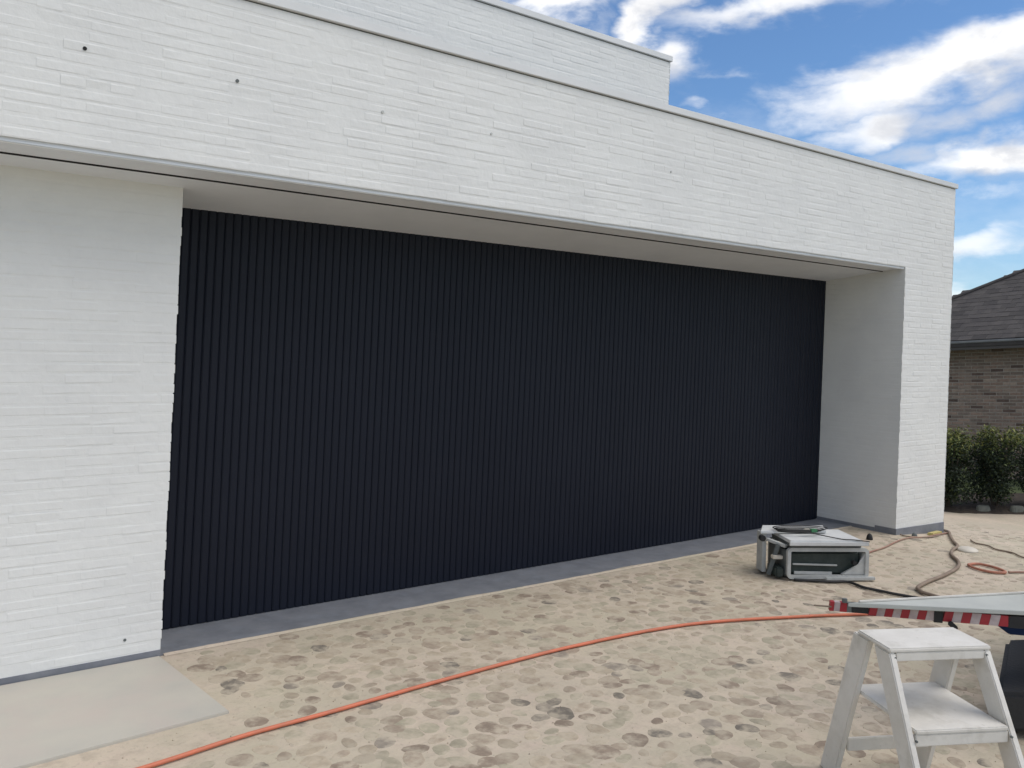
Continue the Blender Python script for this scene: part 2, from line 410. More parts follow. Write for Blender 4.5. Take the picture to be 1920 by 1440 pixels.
# underside ledge of the front wall and its small bead
mb = MB(); mb.box(XL, XI+.10, YF+.012, YF+.205, 2.398, 2.418, S)
led = P(mb, 'wall_underside', M['soffit'])
mb = MB(); mb.box(XL, XI+.02, YF+.016, YF+.026, 2.393, 2.3975, S); P(mb, 'edge_bead', M['white'], 0, False)
# soffit boards slope slightly upwards to the outside
def slope_board(y0, y1, th, x0, x1, dz=0):
    m_ = MB(); m_.hexa([S(x0, y0, zs(y0)+dz), S(x1, y0, zs(y0)+dz), S(x1, y1, zs(y1)+dz), S(x0, y1, zs(y1)+dz)],
                       [S(x0, y0, zs(y0)+th), S(x1, y0, zs(y0)+th), S(x1, y1, zs(y1)+th), S(x0, y1, zs(y1)+th)]); return m_
P(slope_board(YF+.028, 4.283, .01, XL, XI+.09, -.004), 'soffit_board', M['soffit'])
P(slope_board(4.293, YD+.1, .01, XL, XI+.09, -.004), 'soffit_board', M['soffit'])
P(slope_board(4.2835, 4.2925, .008, XL, XI-.02, -.010), 'gap_shade_strip', M['black'])  # black strip in place of the shade in the board joint
# pillar
mb = MB(); mb.hexa([S(XI+R_, YF+R_, -.10), S(XO-R_, YF+R_, -.16), S(XO-R_, 5.3, -.16), S(XI+R_, 5.3, -.10)],
                   [S(XI+R_, YF+R_, 2.42), S(XO-R_, YF+R_, 2.42), S(XO-R_, 5.3, 2.42), S(XI+R_, 5.3, 2.42)])
pil_w = P(mb, 'pillar', M['white'])
mb = MB(); mb.box(XL, XC-R_, YW+R_, 5.1, -.05, 2.372, S); left_w = P(mb, 'left_wall', M['white'])
# body of the house behind and upper storey
mb = MB(); mb.box(XL, XO-R_, 5.34, 11, -.2, 3.1, S); P(mb, 'rear_wall', M['white'])
mb = MB(); mb.box(XL, XO-.03, YF+.345, 11, 3.102, 3.16, S); P(mb, 'roof', M['roofing'])
UX = 5.765; UY = 5.5
mb = MB(); mb.box(XL, UX-R_, UY+R_, 10.5, 3.162, 4.262, S); up_w = P(mb, 'upper_wall', M['white'])
def coping(x0, x1, y0, y1, z, h=.045, o=.018):
    m_ = MB(); m_.box(x0, x1+o, y0-o, y0+.36, z+.006, z+.006+h, S); P(m_, 'coping', M['coping'], .003)
    m_ = MB(); m_.box(x0, x1-.004, y0+.004, y0+.3, z-.0, z+.0055, S); P(m_, 'coping_shade_strip', M['sawmid'])  # dark grey strip in place of the shadow under the coping
    m_ = MB(); m_.box(x1-.34, x1+o, y0+.362, y1, z+.006, z+.006+h, S); P(m_, 'coping', M['coping'], .003)
coping(XL, XO, YF, 11, 3.229)
coping(XL, UX, UY, 10.5, 4.263, .05)
# plinths
mb = MB(); mb.box(XL, XC+.001, YW-.004, YW+.1, -.04, .038, S); P(mb, 'plinth', M['plinth'], .002)
mb = MB(); mb.hexa([S(XI-.004, YF-.006, -.09), S(XO+.002, YF-.006, -.17), S(XO+.002, YF+.2, -.17), S(XI-.004, YF+.2, -.09)],
                   [S(XI-.004, YF-.006, .055), S(XO+.002, YF-.006, .030), S(XO+.002, YF+.2, .030), S(XI-.004, YF+.2, .055)]); P(mb, 'plinth', M['plinth'], .002)
mb = MB(); mb.box(XI-.0035, XI+.05, YF+.202, YD-.002, -.04, .034, S); P(mb, 'plinth', M['plinth'], .002)
mb = MB(); mb.box(XO-.05, XO+.0015, YF+.202, 11, -.2, .02, S); P(mb, 'plinth', M['plinth'], .002)
# threshold stones
tx = XC+.001
for i, w in enumerate((9,)):
    x1 = min(tx+w, XI-.005)
    mb = MB(); mb.hexa([(tx, 4.503, -.03), (x1-.003, 4.503, -.03), (x1-.003, 5.0, -.03), (tx, 5.0, -.03)],
                       [(tx, 4.503, .009), (x1-.003, 4.503, .009), (x1-.003, 5.0, .004), (tx, 5.0, .004)])
    P(mb, 'threshold', M['sill'], .002); tx = x1

# sand and dust washed onto the front edge of the threshold
vs = []; fs = []; nn_ = 240
for i in range(nn_+1):
    x = XC+.02+(XI-XC-.04)*i/nn_
    w = .002+.016*abs(math.sin(x*1.7)*math.sin(x*4.3+1))**2+rnd.uniform(0, .005)
    vs += [(x, 4.485, .0015), (x, 4.5025, .0102), (x, 4.503+w, .0098)]
for i in range(nn_): fs += [(3*i, 3*i+3, 3*i+4, 3*i+1), (3*i+1, 3*i+4, 3*i+5, 3*i+2)]
tag(link('sand_drift', mesh('sand_drift', vs, fs, M['grout']), drive), kind='stuff')

# --- bricks
def brick_mesh(L_, Hh, i):
    t = .0010; b = .0075
    j = lambda a: rnd.uniform(-a, a)
    e0, e1 = j(.0005), j(.0005)
    o = [(-L_/2, t, -Hh/2+j(.001)), (L_/2, t, -Hh/2+j(.001)), (L_/2, t, Hh/2+j(.001)), (-L_/2, t, Hh/2+j(.001))]
    n = [(-L_/2, e0, -Hh/2+b), (0, j(.0006), -Hh/2+b*.8), (L_/2, e1, -Hh/2+b), (L_/2, e1+j(.0003), Hh/2-b), (0, j(.0006), Hh/2-b*.8), (-L_/2, e0+j(.0003), Hh/2-b)]
    vs = o+n
    fs = [(4, 5, 8, 9), (5, 6, 7, 8), (0, 1, 6, 5), (0, 5, 4), (1, 2, 7, 6), (2, 3, 8, 7), (3, 9, 8), (3, 0, 4, 9)]
    return mesh('brick', vs, fs, M['white'], False)
BH = .0495; BFH = .0445
BR = {L_: [brick_mesh(L_, BFH, i) for i in range(7)] for L_ in (.205, .098, .15, .06)}
places = []
def lay(wall, origin, udir, ang, width, z0, z1):
    n = int(round((z1-z0)/BH)); h = (z1-z0)/n
    for c in range(n):
        zc = z0+(c+.5)*h; u = rnd.uniform(-.006, .006)
        if c % 2: u_first = .098
        else: u_first = .205
        end = width
        first = True; u = rnd.uniform(-.0045, .002)
        while u < end-.03:
            L_ = u_first if first else (.205 if rnd.random() < .75 else .098); first = False
            left = end-u
            if left < L_+.05:
                L_ = min((.205, .15, .098, .06), key=lambda q: abs(q-left))
                u = end-L_+rnd.uniform(-.001, .0045)
            x = origin[0]+udir[0]*(u+L_/2); y = origin[1]+udir[1]*(u+L_/2)
            x += K*zc
            places.append((wall, x, y, zc+rnd.uniform(-.0008, .0008), ang, L_, rnd.randrange(7), rnd.gauss(0, .00035)))
            u += L_+.0006
lay('front_wall', (-.35, YF), (1, 0), 0, XO+.35, 2.412, 3.226)
lay('pillar', (XI, YF), (1, 0), 0, XO-XI, .045, 2.412)
lay('pillar', (XI, YD), (0, -1), -math.pi/2, YD-YF, .035, 2.34)
lay('pillar', (XO, YF), (0, 1), math.pi/2, .9, .02, 3.226)
lay('left_wall', (-.6, YW), (1, 0), 0, XC+.6, .038, 2.366)
lay('upper_wall', (1.2, UY), (1, 0), 0, UX-1.2, 3.30, 4.260)
lay('upper_wall', (UX, UY), (0, 1), math.pi/2, 1.2, 3.30, 4.260)
walls = {'front_wall': fascia_w, 'pillar': pil_w, 'left_wall': left_w, 'upper_wall': up_w}
scored = []
for p in places:
    pr = sees((p[1], p[2], p[3])); sc = 0
    if pr and -20 < pr[0] < 1940 and -15 < pr[1] < 1445 and not (p[4] > 1):
        sc = p[5]/pr[2]
    scored.append((sc, p))
scored.sort(key=lambda t: -t[0])
rest = {}
for i, (sc, p) in enumerate(scored):
    wall, x, y, z, ang, L_, vi, dy = p
    me = BR[L_][vi]; rx, rzv = (rnd.gauss(.012, .022) if rnd.random() < .34 else rnd.gauss(0, .006)), rnd.gauss(0, .002)
    mtx = Matrix.Translation((x, y, z)) @ Matrix.Rotation(ang, 4, 'Z') @ Matrix.Translation((0, dy, 0)) @ Matrix.Rotation(rx, 4, 'X') @ Matrix.Rotation(rzv, 4, 'Z')
    mtx = Matrix.Translation(-BO) @ mtx
    if i < 300 and sc > 0:
        o = link('brick', me, walls[wall]); o.matrix_local = mtx
    else:
        mbx = rest.setdefault(wall, MB())
        mbx.add([mtx @ v.co for v in me.vertices], [tuple(q.vertices) for q in me.polygons])
for wall, mbx in rest.items():
    o = link('brickwork', mesh('brickwork', mbx.v, mbx.f, M['white']), walls[wall]); tag(o, kind='stuff')
# small holes and screw heads in the front wall
for (x, y, z, r, m_, nm) in ((.722, YF, 2.84, .0085, 'black', 'weep_hole'), (1.384, YF, 2.837, .0085, 'sawmid', 'screw_head'), (2.162, YF, 2.833, .008, 'sawgrey', 'screw_head'),
                             (2.871, YF, 2.837, .007, 'sawgrey', 'screw_head'), (4.387, YF, 2.833, .007, 'sawgrey', 'screw_head'), (1.038, YW, .117, .007, 'sawmid', 'screw_head')):
    mb = MB(); mb.cyl((x, y+.02, z), (x, y-.004, z), r, 12)
    P(mb, nm, M[m_])

# --- garage door with vertical slats
mb = MB(); mb.box(XC-.25, XI+.06, YD+.016, YD+.07, .012, 2.40, S)
door = P(mb, 'garage_door', M['doorback'])
PITCH = .0478
prof = [(-.0222, .018), (-.0225, .0042), (-.015, 0), (.015, 0), (.0225, .0042), (.0222, .018)]
z0, z1 = .010, 2.34
vs = [(a+K*z0, b, z0) for a, b in prof]+[(a+K*z1, b, z1) for a, b in prof]; n = 6
slat_me = mesh('slat', vs, [(i, (i+1) % n, (i+1) % n+n, i+n) for i in range(n)][:5]+[tuple(range(5, -1, -1)), tuple(range(6, 12))], M['slat'])
x = XC-.2; ns = 0
while x < XI+.005:
    o = link('slat', slat_me, door); o.location = Vector((x, YD+rnd.uniform(-.0006, .0006), 0))-BO; x += PITCH; ns += 1

# ------------------------------------------------------------------ neighbour house
HX = 14.5; TL = .06
def HS(x, y, z): return Vector((x, y, z-TL*(y-6.55)))
nb = thing('neighbour_house', 'brown brick house with dark slate hipped roof beyond the clipped shrubs', 'house', (HX+3, 6, 0))
NO = Vector((HX+3, 6, 0))
def NP(mb, name, m, bevel=0):
    mb.v = [tuple(Vector(v)-NO) for v in mb.v]; return mb.build(name, m, nb, bevel)
HY0, HY1 = -1.5, 10.0
EZ = 1.93
def hq(x, y, z): return tuple(HS(x, y, z))
mb = MB(); mb.box(HX+.006, HX+7, HY0, HY1, -1.0, EZ, hq); nwall = NP(mb, 'wall', M['mortar'])
# bricks of the visible stretch
nbm = []
def nbrick(L_):
    t = .008; h = .044; b = .003; j = lambda: rnd.uniform(-.0015, .0015)
    vs = [(t, -L_/2+j(), -h/2+j()), (t, L_/2+j(), -h/2+j()), (t, L_/2+j(), h/2+j()), (t, -L_/2+j(), h/2+j()),
          (j(), -L_/2+b, -h/2+b), (j(), L_/2-b, -h/2+b), (j(), L_/2-b, h/2-b), (j(), -L_/2+b, h/2-b)]
    return vs, [(7, 6, 5, 4), (0, 4, 5, 1), (1, 5, 6, 2), (2, 6, 7, 3), (3, 7, 4, 0)]
for L_ in (.19,):
    for k in range(4):
        for m_ in range(3):
            v_, f_ = nbrick(L_); nbm.append((k, mesh('brick', v_, f_, M['nbrick'][k])))
nc = 0; rb = {}
rows = int((EZ-.02+.45)/.054)
cand = []
for r in range(rows):
    z = EZ-.03-r*.054
    y = -1.35+(.1 if r % 2 else 0)
    while y < 9.9:
        p = HS(HX, y, z); pr = sees(p)
        vis = pr and 1765 < pr[0] < 1930 and pr[1] < 850
        cand.append((0 if vis else 1, rnd.random() if not vis else 0, p)); y += .2
cand.sort(key=lambda t: (t[0], t[1]))
for i, (v, _, p) in enumerate(cand):
    k, me = rnd.choice(nbm)
    if rnd.random() < .6: k, me = rnd.choice([q for q in nbm if q[0] in (0, 1)])
    if i < 300 and v == 0:
        o = link('brick', me, nwall); o.location = p-NO; o.rotation_euler = (-math.atan(TL), 0, 0)
    else:
        mbx = rb.setdefault('x', ([], [], [])); b0 = len(mbx[0])
        mbx[0].extend([tuple(Vector(q.co)+p-NO) for q in me.vertices]); mbx[1].extend([tuple(b0+a for a in f.vertices) for f in me.polygons]); mbx[2].extend([k]*5)
me = bpy.data.meshes.new('brickwork'); me.from_pydata(rb['x'][0], [], rb['x'][1])
for q in M['nbrick']: me.materials.append(q)
me.polygons.foreach_set('material_index', rb['x'][2]); me.update(); tag(link('brickwork', me, nwall), kind='stuff')
# roof: slope rising away from us, hip on the left
OV = .42; SLP = .72; EX = HX-OV; RZ = EZ-.03
def onroof(px, py_):        # meeting of a line of sight with the roof plane
    d = ray(px, py_); C_ = Vector((0, 0, HC))
    # z + TL*(y-6.55) = RZ + SLP*(x-EX)
    t = (RZ-SLP*EX-C_.z+TL*6.55)/(d.z+TL*d.y-SLP*d.x)
    return C_+d*t
h1, h2 = onroof(1780, 564), onroof(1920, 509)
hd = (h2-h1)
def hip_at_x(x): return h1+hd*((x-h1.x)/hd.x)
cA = hip_at_x(EX); cT = hip_at_x(EX+3.6)
RY0 = HY0-.4
rp = [HS(EX, RY0, RZ), cA, cT, Vector((cT.x, RY0, RZ+SLP*3.6-TL*(RY0-6.55)))]
mb = MB(); mb.add([v-zz*.02 for v in rp]+[v-zz*.10 for v in rp], [(0, 1, 2, 3), (7, 6, 5, 4), (0, 4, 5, 1), (1, 5, 6, 2), (2, 6, 7, 3), (3, 7, 4, 0)])
# end (hip) slope
e2 = Vector((cT.x+3, cT.y, cT.z)); e3 = Vector((EX+7.6, cA.y, cA.z))
mb.add([cA, e3, e2, cT], [(0, 1, 2, 3)])
roof = NP(mb, 'roof', M['slate'])
# slates
sm = []
for k in range(5):
    w, l, t = .217, .19, .005
    j = lambda a: rnd.uniform(-a, a)
    sm.append(mesh('slate', [(0, -w/2+j(.004), 0), (0, w/2+j(.004), 0), (l, w/2, 0), (l, -w/2, 0), (j(.008), -w/2, t), (j(.008), w/2, t+j(.003)), (l, w/2, t*.5), (l, -w/2, t*.5)],
                   [(4, 7, 6, 5), (0, 4, 5, 1), (1, 5, 6, 2), (0, 3, 7, 4)], M['slate']))
e_u = Vector((0, 1, -TL)).normalized(); e_s = Vector((1, 0, SLP)).normalized(); e_n = e_s.cross(e_u).normalized()
if e_n.z < 0: e_n = -e_n
cnt = 0; rs = MB()
for r in range(26):
    dx = r*.105
    hx = EX+dx; yh = hip_at_x(hx).y
    y = 2.5+(.11 if r % 2 else 0)
    while y < yh-.06:
        p = HS(hx, y, RZ+SLP*dx)+e_n*.006
        pr = sees(p); vis = pr and 1765 < pr[0] < 1935
        mt = Matrix((e_s, e_u, e_n)).transposed().to_4x4(); mt.translation = p-NO
        mt = mt @ Matrix.Rotation(rnd.gauss(.012, .006), 4, 'Y') @ Matrix.Rotation(rnd.gauss(0, .012), 4, 'Z')
        me = rnd.choice(sm)
        if vis and cnt < 300: o = link('slate', me, roof); o.matrix_local = mt; cnt += 1
        else: rs.add([mt @ v.co for v in me.vertices], [tuple(q.vertices) for q in me.polygons])
        y += .22
tag(link('slate_cover', mesh('slate_cover', rs.v, rs.f, M['slate']), roof), kind='stuff')
# hip capping
mb = MB(); tube(mb, [cA+zz*.015, cT+zz*.015], .035, 8); NP(mb, 'hip_cap', M['slate'])
# gutter and board
mb = MB(); mb.box(EX-.02, EX+.07, RY0, cA.y, RZ-.045, RZ-.005, hq); NP(mb, 'gutter', M['gutter'], .012)
mb = MB(); mb.box(EX+.03, HX+.05, RY0, cA.y, RZ-.13, RZ-.09, hq); NP(mb, 'eaves_board', M['board'])
mb = MB(); mb.box(EX+.02, EX+.04, RY0, cA.y, RZ-.15, RZ-.05, hq); NP(mb, 'eaves_board', M['board'])

# ------------------------------------------------------------------ planting bed and shrubs
A = Vector((10.418, 5.127, 0)); B = Vector((11.235, 4.566, 0)); dd = (B-A).normalized(); nn = Vector((-dd.y, dd.x, 0))
if nn.x < 0: nn = -nn
a0 = A-dd*2.2; a1 = A+dd*5.0
mb = MB()
q = [a0-nn*.04, a1-nn*.04, a1+nn*1.6, a0+nn*1.6]
nx_ = 40
vs = []; fs = []
for i in range(nx_+1):
    for j in range(13):
        p = a0+(a1-a0)*(i/nx_)+nn*(-.04+j*.135); edge = min(j, 12-j)/2
        z = gz(p.x)+min(edge, 1)*.05+rnd.uniform(-.008, .012)-(.02 if j in (0, 12) else 0)
        vs.append((p.x+rnd.uniform(-.015, .015), p.y+rnd.uniform(-.015, .015), z))
fs = [(i*13+j, (i+1)*13+j, (i+1)*13+j+1, i*13+j+1) for i in range(nx_) for j in range(12)]
bed = link('planting_bed', mesh('planting_bed', vs, fs, M['soil'])); tag(bed, 'strip of dark soil under the shrubs', kind='structure')
def shrub(center, w, h, label, dense=9500, seed=1):
    r2 = random.Random(seed)
    t = thing('shrub', label, 'shrub', center, 0, 'clipped shrubs in a row by the neighbouring house')
    mbt = MB()
    for k in range(7):
        a = r2.uniform(0, 6.28); p0 = Vector((.03*math.cos(a), .03*math.sin(a), -.03))
        p1 = Vector((w*.35*math.cos(a), w*.35*math.sin(a), h*.75)); mbt.cyl(p0, p0.lerp(p1, .5)+Vector((0, 0, .05)), .014, 6, .009); mbt.cyl(p0.lerp(p1, .5)+Vector((0, 0, .05)), p1, .009, 6, .004)
    mbt.build('stem', M['stem'], t)
    clumps = [(Vector((r2.uniform(-1, 1)*w*.34, r2.uniform(-1, 1)*w*.34, r2.uniform(.15, .86)*h)), r2.uniform(.10, .17)) for _ in range(60)]
    vs = []; fs = []; mi = []
    for _ in range(dense):
        c, cr = r2.choice(clumps)
        d = Vector((r2.gauss(0, 1), r2.gauss(0, 1), r2.gauss(0, 1))).normalized()*cr*r2.random()**.4
        p = c+d
        if p.z < .06 or p.z > h+r2.uniform(-.06, .05): continue
        s_ = r2.uniform(.012, .024)
        ax = Vector((r2.gauss(0, 1), r2.gauss(0, 1), r2.gauss(.4, 1))).normalized(); bx = ax.orthogonal().normalized()
        bx = (Matrix.Rotation(r2.uniform(0, 6.28), 3, ax) @ bx); cx = ax.cross(bx)
        b0 = len(vs)
        vs += [tuple(p-bx*s_), tuple(p+cx*s_*.5+ax*.002), tuple(p+bx*s_), tuple(p-cx*s_*.5+ax*.002)]
        fs.append((b0, b0+1, b0+2, b0+3))
        # leaves turn paler and yellower towards the top
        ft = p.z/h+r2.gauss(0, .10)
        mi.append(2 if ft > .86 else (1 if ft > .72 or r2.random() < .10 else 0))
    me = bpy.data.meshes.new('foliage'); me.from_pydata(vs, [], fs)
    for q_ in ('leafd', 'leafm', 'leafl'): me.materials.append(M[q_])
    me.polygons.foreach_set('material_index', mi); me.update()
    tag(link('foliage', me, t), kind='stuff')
    return t
shl = ['dark clipped shrub half hidden behind the white pillar', 'dark green shrub just right of the white pillar, bright yellowish top',
       'second dark shrub right of the pillar, next to the picture edge', 'dark shrub cut by the right edge of the picture', 'dark shrub at the far right end of the row']
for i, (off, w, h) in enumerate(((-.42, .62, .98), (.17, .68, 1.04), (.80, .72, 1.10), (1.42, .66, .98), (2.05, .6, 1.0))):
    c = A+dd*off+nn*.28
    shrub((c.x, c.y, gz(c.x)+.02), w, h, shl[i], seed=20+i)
for i, (px, lab) in enumerate(((1842, 'flat grey stone between the first two shrubs'), (1908, 'flat grey stone at the foot of the second shrub, near the picture edge'))):
    off = (px-1770)/150*.99+.06
    c = A+dd*off+nn*.10
    mb = MB(); n = 9
    rr = [rnd.uniform(.8, 1.15) for _ in range(n)]
    b = [(c.x+(dd.x*math.cos(2*math.pi*k/n)*.11+nn.x*math.sin(2*math.pi*k/n)*.05)*rr[k], c.y+(dd.y*math.cos(2*math.pi*k/n)*.11+nn.y*math.sin(2*math.pi*k/n)*.05)*rr[k]) for k in range(n)]
    z = gz(c.x)
    mb.add([(p[0], p[1], z) for p in b]+[(c.x+(p[0]-c.x)*.8, c.y+(p[1]-c.y)*.8, z+.085+.01*math.sin(k*2)) for k, p in enumerate(b)],
           [tuple(range(n-1, -1, -1)), tuple(range(n, 2*n))]+[(k, (k+1) % n, (k+1) % n+n, k+n) for k in range(n)])
    tag(mb.build('stone', M['greystone'], None, .01), lab, 'stone')

# ------------------------------------------------------------------ hoses and cables
def line(name, label, cat, pts, r, m_, n=10, closed=False, seg=8, group=None):
    pp = [(p[0], p[1], (p[2] if len(p) > 2 else gz(p[0])+.004)+r) for p in pts]
    mb = MB(); tube(mb, curve_pts(pp, n, closed), r, seg, closed)
    o = mb.build(name, m_, None, 0, True); tag(o, label, cat, group); return o
line('hose', 'long orange hose lying across the cobbled driveway in front of the garage', 'hose',
     [(-.6, 3.12), (.3, 3.28), (.879, 3.335), (1.25, 3.385), (1.626, 3.40), (2.276, 3.437), (3.065, 3.447), (3.853, 3.36), (4.552, 3.091), (5.0, 2.87), (5.381, 2.665), (5.9, 2.35), (6.6, 1.9)], .0088, M['orange'], 14, seg=10)
line('cable', 'thick dusty brown cable curving from the pillar corner towards the trailer', 'cable',
     [(8.36, 4.16), (8.30, 4.04), (8.05, 3.90), (7.62, 3.66), (7.40, 3.52), (7.18, 3.46), (7.01, 3.377), (6.83, 3.24), (6.642, 3.157), (6.35, 3.10), (6.033, 3.069), (5.82, 3.03), (5.754, 2.98), (5.72, 2.93), (5.70, 2.80)], .013, M['cablebrown'])
line('cord', 'thin reddish cord on the ground between the saw and the foot of the pillar', 'cord',
     [(5.95, 3.63), (6.22, 3.70), (6.50, 3.80), (6.82, 3.84), (7.10, 3.90), (7.35, 3.93), (7.62, 3.90), (7.9, 3.96), (8.15, 4.0), (8.30, 4.02)], .007, M['cablepink'])
line('cord', 'dark cord loop lying against the front of the pillar base', 'cord',
     [(7.45, 4.05), (7.42, 3.98), (7.55, 3.90), (7.75, 3.90), (7.95, 3.95)], .006, M['cablebrown'])
line('cable', 'black cable running from under the saw to the trailer', 'cable',
     [(5.25, 3.62), (5.42, 3.46), (5.532, 3.379), (5.50, 3.24), (5.52, 3.12), (5.534, 3.028), (5.60, 2.85), (5.75, 2.6)], .010, M['cableblack'])
line('cord', 'short loop of orange cord lying right of the brown cable', 'cord',
     [(6.784, 3.125), (6.83, 3.16), (6.92, 3.12), (6.90, 2.98), (6.82, 2.89), (6.74, 2.95), (6.74, 3.05)], .010, M['rust'], closed=True)
line('cord', 'dark red cord leading out of the picture beside the orange loop', 'cord',
     [(6.86, 2.885), (6.95, 2.83), (7.05, 2.74), (7.2, 2.5)], .008, M['cablepink'])
line('cord', 'thin brown cord coming in from the right beyond the white lid', 'cord',
     [(8.02, 3.70), (7.86, 3.58), (7.847, 3.47), (7.70, 3.34), (7.68, 3.2), (7.515, 3.046), (7.5, 2.85), (7.45, 2.5)], .007, M['cablebrown'])
# lid, ball, stub, yellow strip
def dome(name, lab, cat, c, r, h, m_, n=20, flat=1.0):
    mb = MB(); vs = []; fs = []; rings = 5
    for k in range(rings):
        a = k/rings*math.pi/2
        vs += [(r*math.cos(a)*math.cos(2*math.pi*j/n), r*flat*math.cos(a)*math.sin(2*math.pi*j/n), h*math.sin(a)) for j in range(n)]
    vs.append((0, 0, h))
    for k in range(rings-1): fs += [(k*n+j, k*n+(j+1) % n, (k+1)*n+(j+1) % n, (k+1)*n+j) for j in range(n)]
    fs += [((rings-1)*n+j, (rings-1)*n+(j+1) % n, rings*n) for j in range(n)]; fs.append(tuple(range(n-1, -1, -1)))
    mb.add(vs, fs); o = mb.build(name, m_, None, 0, True); o.location = c; return tag(o, lab, cat)
dome('lid', 'small pale domed lid lying on the ground beside the brown cable', 'lid', (7.36, 3.42, .001), .085, .035, M['lid'])
dome('rubber_ball', 'small black ball on the ground between the saw and the pillar', 'ball', (7.03, 4.10, .0), .028, .055, M['rubber'])
dome('cable_plug', 'small dark round plug in front of the pillar base', 'plug', (7.58, 3.99, -.012), .024, .035, M['sawmid'])
mb = MB(); mb.beam((7.85, 3.985, -.025), (8.12, 4.035, -.045), .05, .03); tag(mb.build('spirit_level', M['yellow'], None, .004), 'short yellow strip lying along the base of the pillar', 'level')

# ------------------------------------------------------------------ table saw
SO = Vector((5.20, 3.665, 0)); ang = math.atan2(-.525, .851)
saw = thing('table_saw', 'compact grey bench saw with dark open front standing on the ground near the pillar', 'table saw', SO, ang)
def SB(fn, name, m_, bevel=.003, par=None, sm=False):
    mb = MB(); fn(mb); return mb.build(name, m_, par or saw, bevel, sm)
W = .60
# front loop frame
def rr_loop(mb, x0, x1, z0, z1, y, r, t, dep):
    pts = []
    for cx, cz, a in ((x1-r, z0+r, -90), (x1-r, z1-r, 0), (x0+r, z1-r, 90), (x0+r, z0+r, 180)):
        for k in range(5): pts.append((cx+r*math.cos(math.radians(a+k*22.5)), cz+r*math.sin(math.radians(a+k*22.5)), cx, cz, r))
    n = len(pts); o = []
    for yy in (y, y+dep):
        for f in (1, 0):
            for p in pts:
                k_ = 1 if f else max(0, (r-t)/r)
                o.append((p[2]+(p[0]-p[2])*k_, yy, p[3]+(p[1]-p[3])*k_))
    fs = []
    for i in range(n):
        j = (i+1) % n
        fs += [(i, j, n+j, n+i), (2*n+j, 2*n+i, 3*n+i, 3*n+j), (j, i, 2*n+i, 2*n+j), (n+i, n+j, 3*n+j, 3*n+i)]
    mb.add(o, fs)
SB(lambda m: rr_loop(m, .02, W+.02, .015, .235, 0, .034, .026, .028), 'front_frame', M['sawgrey'], 0)
SB(lambda m: rr_loop(m, .02, W+.02, .015, .235, .33, .034, .026, .028), 'rear_frame', M['sawgrey'], 0)
SB(lambda m: m.box(.05, W-.02, .045, .32, .03, .205), 'motor_housing', M['sawdark'], .02)
SB(lambda m: (m.add([(.43, .01, .045), (W, .01, .045), (W, .01, .205), (.545, .012, .12), (.43, .04, .045), (W, .04, .045), (W, .04, .205)], [(0, 1, 2, 3), (6, 5, 4, 3), (0, 4, 5, 1), (1, 5, 6, 2), (2, 6, 3), (0, 3, 4)])), 'corner_guard', M['sawgrey'], 0)
SB(lambda m: m.beam((.07, .03, .115), (.40, .035, .105), .012, .012), 'crank_rail', M['sawgrey'], .002)
SB(lambda m: m.beam((.08, .028, .055), (.36, .03, .050), .012, .02), 'lower_rail', M['sawgrey'], .002)
SB(lambda m: m.cyl((.51, .02, .13), (.51, -.015, .13), .016, 14), 'knob', M['rubber'], 0)
SB(lambda m: m.beam((.30, -.005, .018), (.66, -.005, .022), .03, .022), 'rail', M['sawgrey'], .003)
SB(lambda m: m.box(.015, .045, .03, .33, .03, .21), 'side_panel', M['sawmid'], .004)
SB(lambda m: m.box(W-.005, W+.02, .03, .33, .03, .21), 'side_panel', M['sawgrey'], .004)
# table and rails
SB(lambda m: m.box(.03, .565, -.02, .36, .268, .292), 'table_top', M['sawtop'], .003)
SB(lambda m: m.box(.02, .60, -.035, -.021, .258, .284), 'fence_rail', M['sawtop'], .002)
SB(lambda m: m.box(.04, .56, .0, .34, .236, .267), 'table_skirt', M['sawmid'], .003)
# sliding extension on the left, a little higher
SB(lambda m: m.prism([(-.116, .165), (.396, .205), (.45, .375), (-.02, .375)], .298, .318), 'extension_table', M['sawtop'], .003)
SB(lambda m: m.prism([(-.09, .19), (-.06, .19), (-.06, .30), (-.09, .30)], .015, .297), 'side_leg', M['sawgrey'], .003)
SB(lambda m: m.beam((-.075, .20, .26), (.03, .05, .235), .03, .02), 'brace', M['sawgrey'], .002)
SB(lambda m: m.beam((-.07, .12, .02), (-.01, .10, .24), .05, .03), 'leg', M['sawmid'], .003)
SB(lambda m: m.box(-.05, .01, .03, .20, .02, .09), 'dust_port', M['sawdark'], .01)
SB(lambda m: m.box(-.06, .012, .06, .11, .14, .165), 'fold_clip', M['lid'], .003)
SB(lambda m: m.cyl((-.115, .155, .275), (-.115, .115, .275), .022, 16), 'clamp_knob', M['rubber'], .003)
def coil(m):
    for k in range(4):
        pts = [(.16+k*.01+(.15+k*.018)*math.cos(a), .16+(.055+.008*k)*math.sin(a)+.01*k, .300+.006*k+.02) for a in np.linspace(0, 2*math.pi, 28, endpoint=False)]
        tube(m, pts, .0038, 6, True)
    tube(m, curve_pts([(.02, .14, .327), (.20, .09, .325), (.34, .05, .305), (.42, .0, .298), (.50, -.02, .298), (.60, -.04, .29)], 6), .0038, 6)
SB(coil, 'power_cord', M['cableblack'], 0, None, True)
SB(lambda m: m.box(.235, .285, .105, .135, .322, .345), 'plug', M['green'], .005)
SB(lambda m: m.box(.19, .233, .11, .135, .322, .345), 'plug', M['lid'], .005)

# ------------------------------------------------------------------ step stool
TO = Vector((3.027, 1.554, 0)); ta = math.atan2(-.472, .882)
st = thing('step_stool', 'worn white wooden two-step stool at the lower right corner', 'step stool', TO, ta)
st.scale = (.909, .909, .909)
